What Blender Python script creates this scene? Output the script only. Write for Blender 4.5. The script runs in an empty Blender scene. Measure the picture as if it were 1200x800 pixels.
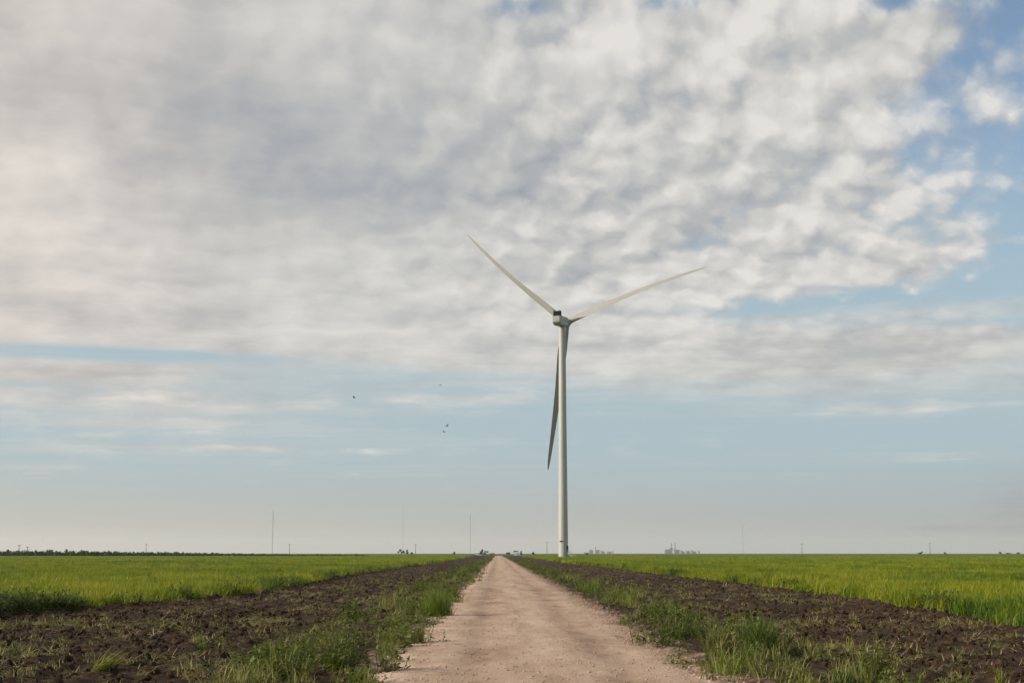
import bpy, bmesh, math, random
import numpy as np
from mathutils import Vector, Matrix, Euler

random.seed(7)
RNG = np.random.default_rng(7)
scene = bpy.context.scene
COL = scene.collection

# ------------------------------------------------------------------ camera
CAM_H = 1.6
LENS = 50.0
FPX = 1200 * LENS / 36.0                      # focal length in pixels of the 1200 px wide photograph
PITCH = math.atan((648 - 400) / FPX)
YAW = math.atan((600 - 583) / (FPX / math.cos(PITCH)))
cam_data = bpy.data.cameras.new('camera')
cam_data.lens = LENS
cam_data.sensor_width = 36.0
cam_data.clip_start = 0.1
cam_data.clip_end = 60000.0
cam = bpy.data.objects.new('camera', cam_data)
cam.location = (0.0, 0.0, CAM_H)
cam.rotation_euler = (math.pi / 2 + PITCH, 0.0, -YAW)
COL.objects.link(cam)
scene.camera = cam

# ------------------------------------------------------------------ sun and colour management
SUN_EL = math.radians(20.0)
SUN_AZ = math.radians(-99.0)                  # clockwise from +Y (the way the camera looks); low on the left
SUN_DIR = Vector((math.sin(SUN_AZ) * math.cos(SUN_EL), math.cos(SUN_AZ) * math.cos(SUN_EL), math.sin(SUN_EL)))
sun_data = bpy.data.lights.new('sun', 'SUN')
sun_data.energy = 5.0
sun_data.angle = math.radians(0.55)
sun_data.color = (1.0, 0.88, 0.72)
sun = bpy.data.objects.new('sun', sun_data)
sun.rotation_euler = SUN_DIR.to_track_quat('Z', 'Y').to_euler()
sun.location = (-60.0, -10.0, 40.0)
COL.objects.link(sun)

vs = scene.view_settings
vs.view_transform = 'Standard'
vs.look = 'None'
vs.gamma = 1.0
vs.exposure = 0.45
vs.use_curve_mapping = False
scene.cycles.use_denoising = True
scene.cycles.max_bounces = 6
scene.cycles.diffuse_bounces = 3
scene.cycles.glossy_bounces = 2
scene.cycles.transmission_bounces = 4
scene.cycles.transparent_max_bounces = 8
scene.cycles.volume_bounces = 1
scene.cycles.sample_clamp_indirect = 4.0


# ------------------------------------------------------------------ node expressions
class X:
    """A socket with arithmetic, so that shader formulas can be written as formulas."""
    tree = None

    def __init__(self, s):
        self.s = s

    @staticmethod
    def plug(node, idx, v):
        if isinstance(v, X):
            X.tree.links.new(v.s, node.inputs[idx])
        elif v is not None:
            node.inputs[idx].default_value = v

    @staticmethod
    def m(op, a, b=None, c=None, clamp=False):
        n = X.tree.nodes.new('ShaderNodeMath')
        n.operation = op
        n.use_clamp = clamp
        X.plug(n, 0, a)
        X.plug(n, 1, b)
        X.plug(n, 2, c)
        return X(n.outputs[0])

    def __add__(a, b): return X.m('ADD', a, b)
    def __radd__(a, b): return X.m('ADD', b, a)
    def __sub__(a, b): return X.m('SUBTRACT', a, b)
    def __rsub__(a, b): return X.m('SUBTRACT', b, a)
    def __mul__(a, b): return X.m('MULTIPLY', a, b)
    def __rmul__(a, b): return X.m('MULTIPLY', b, a)
    def __truediv__(a, b): return X.m('DIVIDE', a, b)
    def __pow__(a, b): return X.m('POWER', a, b)
    def max(a, b): return X.m('MAXIMUM', a, b)
    def min(a, b): return X.m('MINIMUM', a, b)
    def clamp(a): return X.m('ADD', a, 0.0, clamp=True)


def xyz(v):
    n = X.tree.nodes.new('ShaderNodeSeparateXYZ')
    X.plug(n, 0, v)
    return X(n.outputs[0]), X(n.outputs[1]), X(n.outputs[2])


def vec(x, y, z=0.0):
    n = X.tree.nodes.new('ShaderNodeCombineXYZ')
    for i, v in enumerate((x, y, z)):
        X.plug(n, i, v)
    return X(n.outputs[0])


def vop(op, a, b=None, scale=None):
    n = X.tree.nodes.new('ShaderNodeVectorMath')
    n.operation = op
    X.plug(n, 0, a)
    if b is not None:
        X.plug(n, 1, b)
    if scale is not None:
        X.plug(n, 3, scale)
    return X(n.outputs['Value'] if op in ('LENGTH', 'DOT_PRODUCT', 'DISTANCE') else n.outputs[0])


def noise(v, scale, detail=3.0, rough=0.5, dist=0.0, lac=2.0, color=False, dim='3D'):
    n = X.tree.nodes.new('ShaderNodeTexNoise')
    n.noise_dimensions = dim
    X.plug(n, 'Vector', v)
    n.inputs['Scale'].default_value = scale
    n.inputs['Detail'].default_value = detail
    n.inputs['Roughness'].default_value = rough
    n.inputs['Lacunarity'].default_value = lac
    n.inputs['Distortion'].default_value = dist
    return X(n.outputs['Color' if color else 'Fac'])


def voronoi(v, scale, feature='F1', smooth=0.6, rnd=1.0):
    n = X.tree.nodes.new('ShaderNodeTexVoronoi')
    n.feature = feature
    n.voronoi_dimensions = '2D'
    X.plug(n, 'Vector', v)
    n.inputs['Scale'].default_value = scale
    n.inputs['Randomness'].default_value = rnd
    if feature == 'SMOOTH_F1':
        n.inputs['Smoothness'].default_value = smooth
    return X(n.outputs['Distance'])


def sstep(x, lo, hi, a=0.0, b=1.0):
    n = X.tree.nodes.new('ShaderNodeMapRange')
    n.interpolation_type = 'SMOOTHSTEP'
    X.plug(n, 0, x)
    for i, v in enumerate((lo, hi, a, b)):
        X.plug(n, i + 1, v)
    return X(n.outputs[0])


def mixc(f, a, b, mode='MIX'):
    n = X.tree.nodes.new('ShaderNodeMix')
    n.data_type = 'RGBA'
    n.blend_type = mode
    X.plug(n, 0, f)
    for i, v in ((6, a), (7, b)):
        if isinstance(v, X):
            X.plug(n, i, v)
        else:
            n.inputs[i].default_value = tuple(v) + (1.0,) if len(v) == 3 else v
    return X(n.outputs[2])


def ramp(x, stops):
    n = X.tree.nodes.new('ShaderNodeValToRGB')
    X.plug(n, 0, x)
    e = n.color_ramp.elements
    while len(e) < len(stops):
        e.new(0.5)
    for el, (p, c) in zip(e, stops):
        el.position = p
        el.color = tuple(c) + (1.0,)
    return X(n.outputs[0])


def ray(px, py):
    """Direction, in the world, of a pixel of the 1200 x 800 photograph."""
    fw = Vector((math.sin(YAW) * math.cos(PITCH), math.cos(YAW) * math.cos(PITCH), math.sin(PITCH)))
    r = Vector((math.cos(YAW), -math.sin(YAW), 0.0))
    u = r.cross(fw)
    return (fw * FPX + r * (px - 600) - u * (py - 400)).normalized()


# ------------------------------------------------------------------ world: Nishita sky behind broken cloud decks
def sky_polar(px, py):
    d = ray(px, py)
    return math.atan2(d.x, d.y), math.sqrt(math.hypot(d.x, d.y) / (d.z + 0.03))


world = bpy.data.worlds.new('World')
scene.world = world
world.use_nodes = True
wt = world.node_tree
wt.nodes.clear()
X.tree = wt

sky = wt.nodes.new('ShaderNodeTexSky')
sky.sky_type = 'NISHITA'
sky.sun_disc = False
sky.sun_elevation = SUN_EL
sky.sun_rotation = SUN_AZ
sky.altitude = 50.0
sky.air_density = 1.0
sky.dust_density = 0.4
sky.ozone_density = 1.2
bg_sky = wt.nodes.new('ShaderNodeBackground')
bg_sky.inputs['Strength'].default_value = 0.096
wt.links.new(sky.outputs[0], bg_sky.inputs['Color'])

tc = wt.nodes.new('ShaderNodeTexCoord')
dx, dy, dz = xyz(X(tc.outputs['Generated']))
dzp = dz.max(0.0)
hor = (dx * dx + dy * dy + 1e-6) ** 0.5
rho = (hor / (dzp + 0.03)) ** 0.5                 # square root of the distance to the cloud layer overhead
theta = X.m('ARCTAN2', dx, dy)                    # compass bearing, 0 = the way the track runs
qx, qy = dx / hor * rho, dy / hor * rho
Q = vec(qx, qy, 0.0)


def blob(px, py, wx, wy, amp):
    """A soft patch of the cloud layer, centred where the photograph shows it."""
    t0, r0 = sky_polar(px, py)
    t1, _ = sky_polar(px + wx, py)
    _, r1 = sky_polar(px, py + wy)
    a = (theta - t0) * (1.0 / max(abs(t1 - t0), 1e-4))
    b = (rho - r0) * (1.0 / max(abs(r1 - r0), 1e-4))
    return X.m('EXPONENT', (a * a + b * b) * -1.0) * amp


def total(items):
    s = items[0]
    for i in items[1:]:
        s = s + i
    return s


# slow wander that keeps every edge uneven
W1 = noise(Q, 2.6, 3.0, 0.55, dim='2D')
W2 = noise(vec(qx + 7.3, qy - 2.1, 0.0), 6.5, 4.0, 0.55, dim='2D')
# billows: rounded cells of two sizes broken by finer turbulence, lit from the sun's side and from above
RN = rho ** 0.75
QN = vec(dx / hor * RN, dy / hor * RN, 0.0)
Qw = vop('ADD', QN, vop('SCALE', vop('SUBTRACT', noise(QN, 24.0, 3.0, 0.55, color=True, dim='2D'), (0.5, 0.5, 0.5)), scale=0.034))
SH = Vector((SUN_DIR.x, SUN_DIR.y, 0.0)).normalized()


def billow(v):
    return 1.06 - voronoi(v, 15.0, 'SMOOTH_F1', 0.7) * 0.85 - voronoi(v, 34.0, 'SMOOTH_F1', 0.5) * 0.40


fine = noise(Qw, 40.0, 5.0, 0.60, dim='2D') - 0.5
B0 = billow(Qw) + fine * 0.38
B1 = billow(vop('ADD', Qw, (SH.x * 0.014, SH.y * 0.014 - 0.016, 0.0)))
relief = B0 - B1
streak = noise(vec(theta * 3.0 + W1 * 0.7, rho * 15.0 + W2 * 1.5, 0.0), 1.0, 5.0, 0.58, dim='2D')
wisp = noise(vec(theta * 4.0 - W2 * 0.8 + 5.0, rho * 13.0 + theta * 1.5 + W1 * 1.2, 0.0), 1.0, 5.0, 0.6, dim='2D')

# --- main deck: thick overhead, its far edge lies about 7 degrees above the horizon
edge_far = sky_polar(300, 418)[1]
edge_right = sky_polar(1078, 200)[0]
deck = sstep(rho + (W2 - 0.5) * 0.40 + (streak - 0.5) * 0.35, edge_far - 0.22, edge_far + 0.20, 1.0, 0.0)
clear_right = sstep(theta + (W2 - 0.5) * 0.16 + (W1 - 0.5) * 0.10, edge_right - 0.085, edge_right + 0.07) * sstep(theta, 1.2, 2.4, 1.0, 0.0)
upper = sstep(rho, sky_polar(600, 345)[1], sky_polar(600, 395)[1], 1.0, 0.0)
cover = deck * 0.98 - clear_right * (upper * 0.85 + 0.05) + total([
    blob(1010, 364, 270, 22, -1.35),
    blob(1180, 350, 90, 45, -0.5),
    blob(905, 180, 60, 30, -0.10),
    blob(610, 6, 45, 18, -0.75),
    blob(790, 2, 50, 14, -0.75),
    blob(1050, 4, 110, 14, -0.45),
    blob(1060, 45, 75, 36, 0.42),
    blob(1110, 300, 70, 40, 0.35),
    blob(1185, 120, 50, 35, 0.25),
    blob(300, 180, 380, 150, 0.25),
    blob(640, 405, 330, 34, 0.55),
    blob(960, 424, 300, 34, 0.72),
    blob(1030, 478, 110, 10, 0.5),
    blob(120, 414, 210, 8, -0.80),
    blob(80, 436, 210, 16, 0.55),
    blob(280, 470, 230, 15, 0.50),
    blob(560, 468, 80, 8, 0.4),
    blob(330, 525, 190, 6, 0.42),
    blob(90, 500, 260, 60, 0.25),
    blob(420, 445, 110, 8, -0.25),
])
low = sstep(rho, sky_polar(600, 300)[1], sky_polar(600, 440)[1])
soft = (low * 0.85).max(sstep(theta, -0.20, 0.09, 0.90, 0.0))
smear = streak * 0.55 + W2 * 0.45
tex = B0 * (1.0 - soft) + smear * soft
dens = cover + 0.06 + (tex - 0.5) * 1.0 + (W2 - 0.5) * 0.45
veil = total([blob(60, 455, 320, 40, 0.48), blob(280, 500, 260, 34, 0.26), blob(1010, 440, 320, 46, 0.62), blob(700, 435, 330, 26, 0.3),
              blob(1000, 375, 300, 26, 0.35), blob(100, 540, 350, 22, 0.26), blob(1150, 535, 200, 12, 0.2)]) + 0.03
thin = sstep(wisp + veil, 0.60, 1.15) * 0.70
alpha = sstep(dens, 0.10, 0.92).max(thin) * sstep(dz, 0.012, 0.075)

# --- how bright the deck looks from below
tone = 0.685 + total([
    blob(760, 60, 330, 70, 0.07),
    blob(400, 215, 190, 62, -0.34),
    blob(600, 195, 110, 55, -0.18),
    blob(230, 130, 150, 50, -0.20),
    blob(520, 90, 160, 60, -0.10),
    blob(780, 150, 50, 30, -0.12),
    blob(180, 30, 130, 35, -0.08),
    blob(30, 190, 120, 60, 0.16),
    blob(120, 310, 170, 50, 0.06),
    blob(470, 25, 160, 30, 0.08),
    blob(1000, 410, 260, 26, -0.12),
    blob(100, 437, 190, 12, -0.14),
    blob(480, 380, 220, 30, 0.04),
    blob(690, 170, 60, 40, 0.06),
])
smooth_left = sstep(theta, -0.16, 0.10, 0.22, 1.0)
puff = relief * 0.66 * (1.0 - low * 0.8) * smooth_left + (B0 - 0.5) * (1.0 - soft) * 0.36
bright = tone + puff + (W2 - 0.5) * 0.42 + (W1 - 0.5) * 0.25 + (smear - 0.5) * soft * 0.85 - sstep(dens, 0.9, 1.7) * 0.08
cloud = ramp(bright.clamp(), [(0.0, (0.30, 0.335, 0.385)), (0.25, (0.395, 0.412, 0.44)), (0.5, (0.51, 0.51, 0.51)),
                              (0.75, (0.65, 0.64, 0.62)), (1.0, (0.79, 0.765, 0.73))])
# warmer towards the sun, cooler away from it
tint = mixc(sstep(theta, -0.40, -0.08), (1.06, 0.985, 0.935), (1.003, 1.0, 0.988))
cloud = mixc(1.0, cloud, tint, 'MULTIPLY')
bg_cloud = wt.nodes.new('ShaderNodeBackground')
X.plug(bg_cloud, 0, cloud)
bg_cloud.inputs['Strength'].default_value = 0.735

# --- the thick air low down: grey at the horizon, warmer on the sun's side, pale blue above it
air_low = mixc(sstep(theta, -0.40, 0.32), (0.48, 0.455, 0.42), (0.395, 0.408, 0.408))
air_col = mixc(sstep(dz, 0.004, 0.080), air_low, (0.395, 0.51, 0.56))
# a smudge of low cloud far off to the right
smudge = (blob(1105, 618, 48, 5, 0.65) + blob(1190, 604, 42, 26, 0.5) + blob(1190, 622, 40, 5, 0.3)) * sstep(wisp, 0.3, 0.55)
air_col = mixc(smudge.clamp(), air_col, (0.28, 0.30, 0.325))
bg_air = wt.nodes.new('ShaderNodeBackground')
X.plug(bg_air, 0, air_col)
bg_air.inputs['Strength'].default_value = 0.735
air = sstep(dz, 0.05, 0.36, 0.96, 0.0)

mix1 = wt.nodes.new('ShaderNodeMixShader')
X.plug(mix1, 0, air)
wt.links.new(bg_sky.outputs[0], mix1.inputs[1])
wt.links.new(bg_air.outputs[0], mix1.inputs[2])
mix2 = wt.nodes.new('ShaderNodeMixShader')
X.plug(mix2, 0, alpha * 0.96)
wt.links.new(mix1.outputs[0], mix2.inputs[1])
wt.links.new(bg_cloud.outputs[0], mix2.inputs[2])
out = wt.nodes.new('ShaderNodeOutputWorld')
wt.links.new(mix2.outputs[0], out.inputs['Surface'])
world.cycles.sampling_method = 'MANUAL'
world.cycles.sample_map_resolution = 512


# ------------------------------------------------------------------ mesh and material helpers
def np_mesh(name, verts, faces, mats=(), smooth=False, attrs=None):
    """faces: (n, k) int array or a list of such arrays / tuples."""
    me = bpy.data.meshes.new(name)
    verts = np.asarray(verts, dtype=np.float32)
    if isinstance(faces, np.ndarray):
        faces = [faces]
    me.vertices.add(len(verts))
    me.vertices.foreach_set('co', verts.ravel())
    loops, starts, off = [], [], 0
    for f in faces:
        f = np.asarray(f, dtype=np.int32)
        if f.ndim == 1:
            f = f[None, :]
        loops.append(f.ravel())
        starts.append(off + np.arange(len(f)) * f.shape[1])
        off += f.size
    loops = np.concatenate(loops)
    starts = np.concatenate(starts).astype(np.int32)
    me.loops.add(len(loops))
    me.loops.foreach_set('vertex_index', loops)
    me.polygons.add(len(starts))
    me.polygons.foreach_set('loop_start', starts)
    for k, v in (attrs or {}).items():
        a = me.attributes.new(k, 'FLOAT', 'POINT')
        a.data.foreach_set('value', np.asarray(v, dtype=np.float32))
    for m in mats:
        me.materials.append(m)
    me.update(calc_edges=True)
    me.polygons.foreach_set('use_smooth', np.full(len(starts), smooth))
    return me


def link(name, me, parent=None, loc=(0, 0, 0), rot=(0, 0, 0), scale=None):
    o = bpy.data.objects.new(name, me)
    o.location = loc
    o.rotation_euler = rot
    if scale is not None:
        o.scale = (scale, scale, scale) if isinstance(scale, (int, float)) else scale
    if parent is not None:
        o.parent = parent
    COL.objects.link(o)
    return o


def tag(o, label=None, cat=None, group=None, kind=None):
    for k, v in (('label', label), ('category', cat), ('group', group), ('kind', kind)):
        if v:
            o[k] = v
    return o


class MB:
    """Collects boxes, tubes and lofts into one mesh."""

    def __init__(self):
        self.v, self.f, self.n = [], [], 0

    def add(self, v, f):
        self.v.extend(tuple(map(float, p)) for p in v)
        self.f.extend(tuple(i + self.n for i in q) for q in f)
        self.n += len(v)
        return self

    def box(self, c, s, rot=None):
        c = Vector(c)
        pts = []
        for sx in (-.5, .5):
            for sy in (-.5, .5):
                for sz in (-.5, .5):
                    p = Vector((sx * s[0], sy * s[1], sz * s[2]))
                    if rot is not None:
                        p = rot @ p
                    pts.append(c + p)
        return self.add(pts, [(0, 1, 3, 2), (4, 6, 7, 5), (0, 4, 5, 1), (2, 3, 7, 6), (0, 2, 6, 4), (1, 5, 7, 3)])

    def loft(self, rings, cap=True):
        n = len(rings[0])
        v = [p for r in rings for p in r]
        f = []
        for k in range(len(rings) - 1):
            for i in range(n):
                j = (i + 1) % n
                f.append((k * n + i, k * n + j, (k + 1) * n + j, (k + 1) * n + i))
        if cap:
            f.append(tuple(reversed(range(n))))
            f.append(tuple((len(rings) - 1) * n + i for i in range(n)))
        return self.add(v, f)

    def tube(self, a, b, r0, r1=None, n=8):
        a, b = Vector(a), Vector(b)
        r1 = r0 if r1 is None else r1
        d = (b - a).normalized()
        s = d.cross(Vector((0, 0, 1)))
        if s.length < 1e-4:
            s = Vector((1, 0, 0))
        s.normalize()
        t = d.cross(s)
        rings = []
        for p, r in ((a, r0), (b, r1)):
            rings.append([p + (s * math.cos(2 * math.pi * i / n) + t * math.sin(2 * math.pi * i / n)) * r for i in range(n)])
        return self.loft(rings)

    def build(self, name, mat, parent=None, smooth=False, loc=(0, 0, 0), rot=(0, 0, 0)):
        me = bpy.data.meshes.new(name)
        me.from_pydata(self.v, [], self.f)
        me.materials.append(mat)
        me.update()
        if smooth:
            me.polygons.foreach_set('use_smooth', np.full(len(me.polygons), True))
            me.set_sharp_from_angle(angle=math.radians(40))
        return link(name, me, parent, loc, rot)


def new_mat(name):
    m = bpy.data.materials.new(name)
    m.use_nodes = True
    m.node_tree.nodes.clear()
    X.tree = m.node_tree
    return m


def finish(m, shader):
    o = m.node_tree.nodes.new('ShaderNodeOutputMaterial')
    m.node_tree.links.new(shader, o.inputs['Surface'])
    return m


def principled(color, rough=0.7, spec=0.3, metal=0.0, normal=None):
    n = X.tree.nodes.new('ShaderNodeBsdfPrincipled')
    if isinstance(color, X):
        X.plug(n, 'Base Color', color)
    else:
        n.inputs['Base Color'].default_value = tuple(color) + (1.0,)
    X.plug(n, 'Roughness', rough)
    n.inputs['Specular IOR Level'].default_value = spec
    n.inputs['Metallic'].default_value = metal
    if normal is not None:
        X.tree.links.new(normal, n.inputs['Normal'])
    return n.outputs[0]


def bump(h, strength=0.5, dist=0.02):
    n = X.tree.nodes.new('ShaderNodeBump')
    n.inputs['Strength'].default_value = strength
    n.inputs['Distance'].default_value = dist
    X.plug(n, 'Height', h)
    return n.outputs[0]


def position():
    return X(X.tree.nodes.new('ShaderNodeNewGeometry').outputs['Position'])


def attr(name):
    n = X.tree.nodes.new('ShaderNodeAttribute')
    n.attribute_name = name
    return X(n.outputs['Fac'])


def obj_random():
    return X(X.tree.nodes.new('ShaderNodeObjectInfo').outputs['Random'])


def plain(name, color, rough=0.6, spec=0.3, metal=0.0, wear=0.12, scale=3.0):
    m = new_mat(name)
    tcn = X.tree.nodes.new('ShaderNodeTexCoord')
    n1 = noise(X(tcn.outputs['Object']), scale, 4.0, 0.6)
    c = mixc(sstep(n1, 0.3, 0.75), tuple(x * (1 - wear) for x in color), tuple(min(1, x * (1 + wear)) for x in color))
    return finish(m, principled(c, rough, spec, metal))


# ------------------------------------------------------------------ numeric noise
_perm = np.random.default_rng(11).permutation(4096)
_ang = np.random.default_rng(12).random(4096) * 2 * np.pi


def gnoise(x, y):
    xi, yi = np.floor(x).astype(np.int64), np.floor(y).astype(np.int64)
    xf, yf = x - xi, y - yi

    def g(ix, iy, fx, fy):
        h = _ang[_perm[(_perm[ix & 4095] + iy) & 4095]]
        return np.cos(h) * fx + np.sin(h) * fy
    u = xf * xf * xf * (xf * (xf * 6 - 15) + 10)
    v = yf * yf * yf * (yf * (yf * 6 - 15) + 10)
    a = g(xi, yi, xf, yf) * (1 - u) + g(xi + 1, yi, xf - 1, yf) * u
    b = g(xi, yi + 1, xf, yf - 1) * (1 - u) + g(xi + 1, yi + 1, xf - 1, yf - 1) * u
    return (a * (1 - v) + b * v) * 1.5


def fbm(x, y, f, octaves=4, gain=0.5):
    s, a = 0.0, 1.0
    for k in range(octaves):
        s = s + a * gnoise(x * f + 17.3 * k, y * f - 9.1 * k)
        f *= 2.03
        a *= gain
    return s


def smooth01(x, lo, hi):
    t = np.clip((x - lo) / (hi - lo), 0, 1)
    return t * t * (3 - 2 * t)


# edges of the two fields, metres to the side of the camera against metres ahead
EL = np.array([(5, -14.5), (30, -13.2), (36, -12.7), (46, -10.6), (54, -9.6), (95, -10.3), (200, -10.9), (5000, -11.0)])
ER = np.array([(5, 10.0), (20, 10.4), (30, 11.0), (42, 11.9), (62, 12.4), (121, 11.6), (5000, 11.4)])


def edge_l(y):
    return np.interp(y, EL[:, 0], EL[:, 1]) + 0.35 * fbm(y * 0 + 3.1, y, 0.35, 3)


def edge_r(y):
    return np.interp(y, ER[:, 0], ER[:, 1]) + 0.25 * fbm(y * 0 + 9.7, y, 0.35, 3)


ROAD_L, ROAD_R, ROAD_END = -1.55, 2.72, 930.0


def road_edges(y):
    l = ROAD_L + 0.22 * fbm(y * 0 + 1.3, y, 0.30, 4, 0.6)
    r = ROAD_R + 0.26 * fbm(y * 0 + 5.9, y, 0.22, 4, 0.6) - 0.25 * np.exp(-((y - 25.0) / 4.0) ** 2)
    return l, r


def rows(y0, y1, k, dmin):
    ys = [y0]
    while ys[-1] < y1:
        ys.append(ys[-1] + max(dmin, k * ys[-1]))
    return np.array(ys)


def grid_faces(ny, nx):
    i = np.arange(ny - 1)[:, None] * nx + np.arange(nx - 1)[None, :]
    i = i.ravel()
    return np.stack([i, i + 1, i + nx + 1, i + nx], 1)


# ------------------------------------------------------------------ ground, track and turned earth
def earth_z(x, y):
    """Height of the turned earth beside the track."""
    left = x < 0.6
    rl, rr = road_edges(y)
    inner = np.where(left, rl, rr)
    away = np.abs(x - inner)
    outer = np.where(left, edge_l(y), edge_r(y))
    to_field = np.abs(outer - x)
    tilled = smooth01(away + 0.6 * fbm(x, y, 0.5, 2), 2.0, 3.4)
    rough_ = fbm(x, y * 0.9, 2.6, 5, 0.70)
    clod = np.maximum(0, gnoise(x * 6.3 + 40, y * 5.1)) ** 1.3
    furrow = np.sin(x * 2 * np.pi / 0.78 + 1.2 * fbm(x, y, 0.13, 2))
    z = 0.012 + tilled * (0.034 * rough_ + 0.036 * clod + 0.022 * furrow + 0.02) \
        + (1 - tilled) * (0.022 * rough_ + 0.02 * clod)
    z = z + 0.07 * np.exp(-((to_field - 0.35) / 0.35) ** 2) * (0.6 + rough_)
    z = z + 0.03 * np.exp(-((away - 0.9) / 0.6) ** 2) * (1 + rough_)
    inside = np.where(left, x - inner, inner - x)
    return z - 0.10 * smooth01(inside, -0.1, 0.8)


def strip(name, x0, x1, nx, ys, zf, mat):
    u = np.linspace(0, 1, nx)
    xs = x0 + (x1 - x0) * u
    gx, gy = np.meshgrid(xs, ys)
    gz = zf(gx.ravel(), gy.ravel())
    me = np_mesh(name, np.stack([gx.ravel(), gy.ravel(), gz], 1), grid_faces(len(ys), nx), [mat], smooth=True)
    return link(name, me)


m_soil = new_mat('turned_earth')
P = position()
px_, py_, pz_ = xyz(P)
n_big = noise(P, 0.35, 3.0, 0.55)
n_mid = noise(P, 2.2, 4.0, 0.6)
n_fine = noise(P, 14.0, 4.0, 0.65)
soil = ramp(n_mid * 0.5 + n_fine * 0.35 + n_big * 0.15, [(0.30, (0.008, 0.005, 0.003)), (0.47, (0.026, 0.0158, 0.009)),
                                                          (0.60, (0.058, 0.036, 0.021)), (0.78, (0.17, 0.118, 0.075))])
# dusty gravel spilled from the track along its edges
side = X.m('ABSOLUTE', px_ - 0.58) - 2.1
spill = sstep(side + (n_mid - 0.5) * 1.6 + (n_big - 0.5) * 1.2, -0.10, 0.75, 1.0, 0.0)
soil = mixc(spill, soil, mixc(sstep(n_fine, 0.35, 0.65), (0.15, 0.10, 0.07), (0.33, 0.24, 0.175)))
finish(m_soil, principled(soil, 0.95, 0.12, normal=bump(n_fine + noise(P, 45.0, 3.0, 0.6) * 0.4, 0.9, 0.03)))

m_road = new_mat('caliche_gravel')
P = position()
px_, py_, pz_ = xyz(P)
n_long = noise(vec(px_, py_ * 0.06, 0.0), 1.6, 4.0, 0.6)
n_mid = noise(vec(px_, py_ * 0.55, 0.0), 1.1, 5.0, 0.62)
n_fine = noise(P, 24.0, 4.0, 0.7)
n_grit = noise(P, 48.0, 3.0, 0.65)
base = ramp(n_long * 0.42 + n_mid * 0.30 + n_fine * 0.28, [(0.34, (0.21, 0.138, 0.095)), (0.45, (0.35, 0.252, 0.185)),
                                                           (0.56, (0.455, 0.345, 0.27)), (0.72, (0.57, 0.45, 0.365))])
track = X.m('EXPONENT', ((px_ + 0.30) * (px_ + 0.30)) * -5.0) + X.m('EXPONENT', ((px_ - 1.75) * (px_ - 1.75)) * -5.0)
damp = sstep(noise(vec(px_ * 0.9, py_ * 0.28, 3.7), 1.0, 4.0, 0.55), 0.46, 0.62) * (track * 0.85 + 0.12).clamp()
base = mixc(track * 0.36 * sstep(n_long, 0.35, 0.6), base, (0.20, 0.13, 0.088))
base = mixc(damp * 0.62, base, (0.16, 0.095, 0.058))
base = mixc(sstep(n_grit, 0.58, 0.68), base, (0.56, 0.45, 0.38))
base = mixc(sstep(n_grit, 0.33, 0.42, 0.6, 0.0), base, (0.19, 0.135, 0.10))
finish(m_road, principled(base, 0.95, 0.15, normal=bump(n_fine * 0.7 + n_grit * 0.6, 0.8, 0.022)))


def road_z(x, y):
    rl, rr = road_edges(y)
    c = (x - 0.65) / 2.2
    z = 0.06 - 0.035 * c * c
    for t in (-0.30, 1.75):
        z = z - 0.022 * np.exp(-((x - t) / 0.28) ** 2) * (1 + 0.6 * fbm(x * 0 + t, y, 0.2, 3))
    z = z + 0.014 * fbm(x, y, 1.3, 4, 0.6) + 0.006 * gnoise(x * 7, y * 7)
    wash = np.sin(y * 2 * np.pi / 0.9 + 2.5 * fbm(x, y, 0.5, 2))
    z = z + 0.020 * np.maximum(0, wash) ** 3 * smooth01(fbm(x * 0.7, y * 0.25, 0.6, 3), 0.10, 0.45)
    out_ = np.maximum(rl - x, x - rr)
    return z - 0.11 * smooth01(out_ + 0.22 * fbm(x, y, 2.0, 4, 0.6), -0.35, 0.75)


m_ground = new_mat('open_land')
P = position()
n1 = noise(P, 0.004, 4.0, 0.6)
n2 = noise(P, 0.5, 4.0, 0.6)
gcol = mixc(sstep(n1, 0.35, 0.65), (0.045, 0.062, 0.016), (0.085, 0.088, 0.026))
gcol = mixc(sstep(n2, 0.4, 0.7), gcol, (0.05, 0.045, 0.022))
finish(m_ground, principled(gcol, 0.95, 0.1))
me = np_mesh('ground', [(-17500, -1500, -0.16), (17500, -1500, -0.16), (17500, 15000, -0.16), (-17500, 15000, -0.16)],
             np.array([[0, 1, 2, 3]]), [m_ground])
tag(link('ground', me), 'flat open farmland reaching to the horizon', 'ground', kind='structure')

ys = rows(6.0, 940.0, 0.0034, 0.055)
o = strip('soil', -15.0, -0.9, 250, ys, earth_z, m_soil)
tag(o, 'dark turned earth strip between the track and the left field', 'soil', kind='structure')
o = strip('soil', 2.2, 14.0, 220, ys, earth_z, m_soil)
tag(o, 'dark turned earth strip between the track and the right field', 'soil', kind='structure')
o = strip('road', -2.5, 3.9, 120, rows(2.0, ROAD_END, 0.0034, 0.05), road_z, m_road)
tag(o, 'straight pale gravel farm track running to the horizon', 'road', kind='structure')


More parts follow.
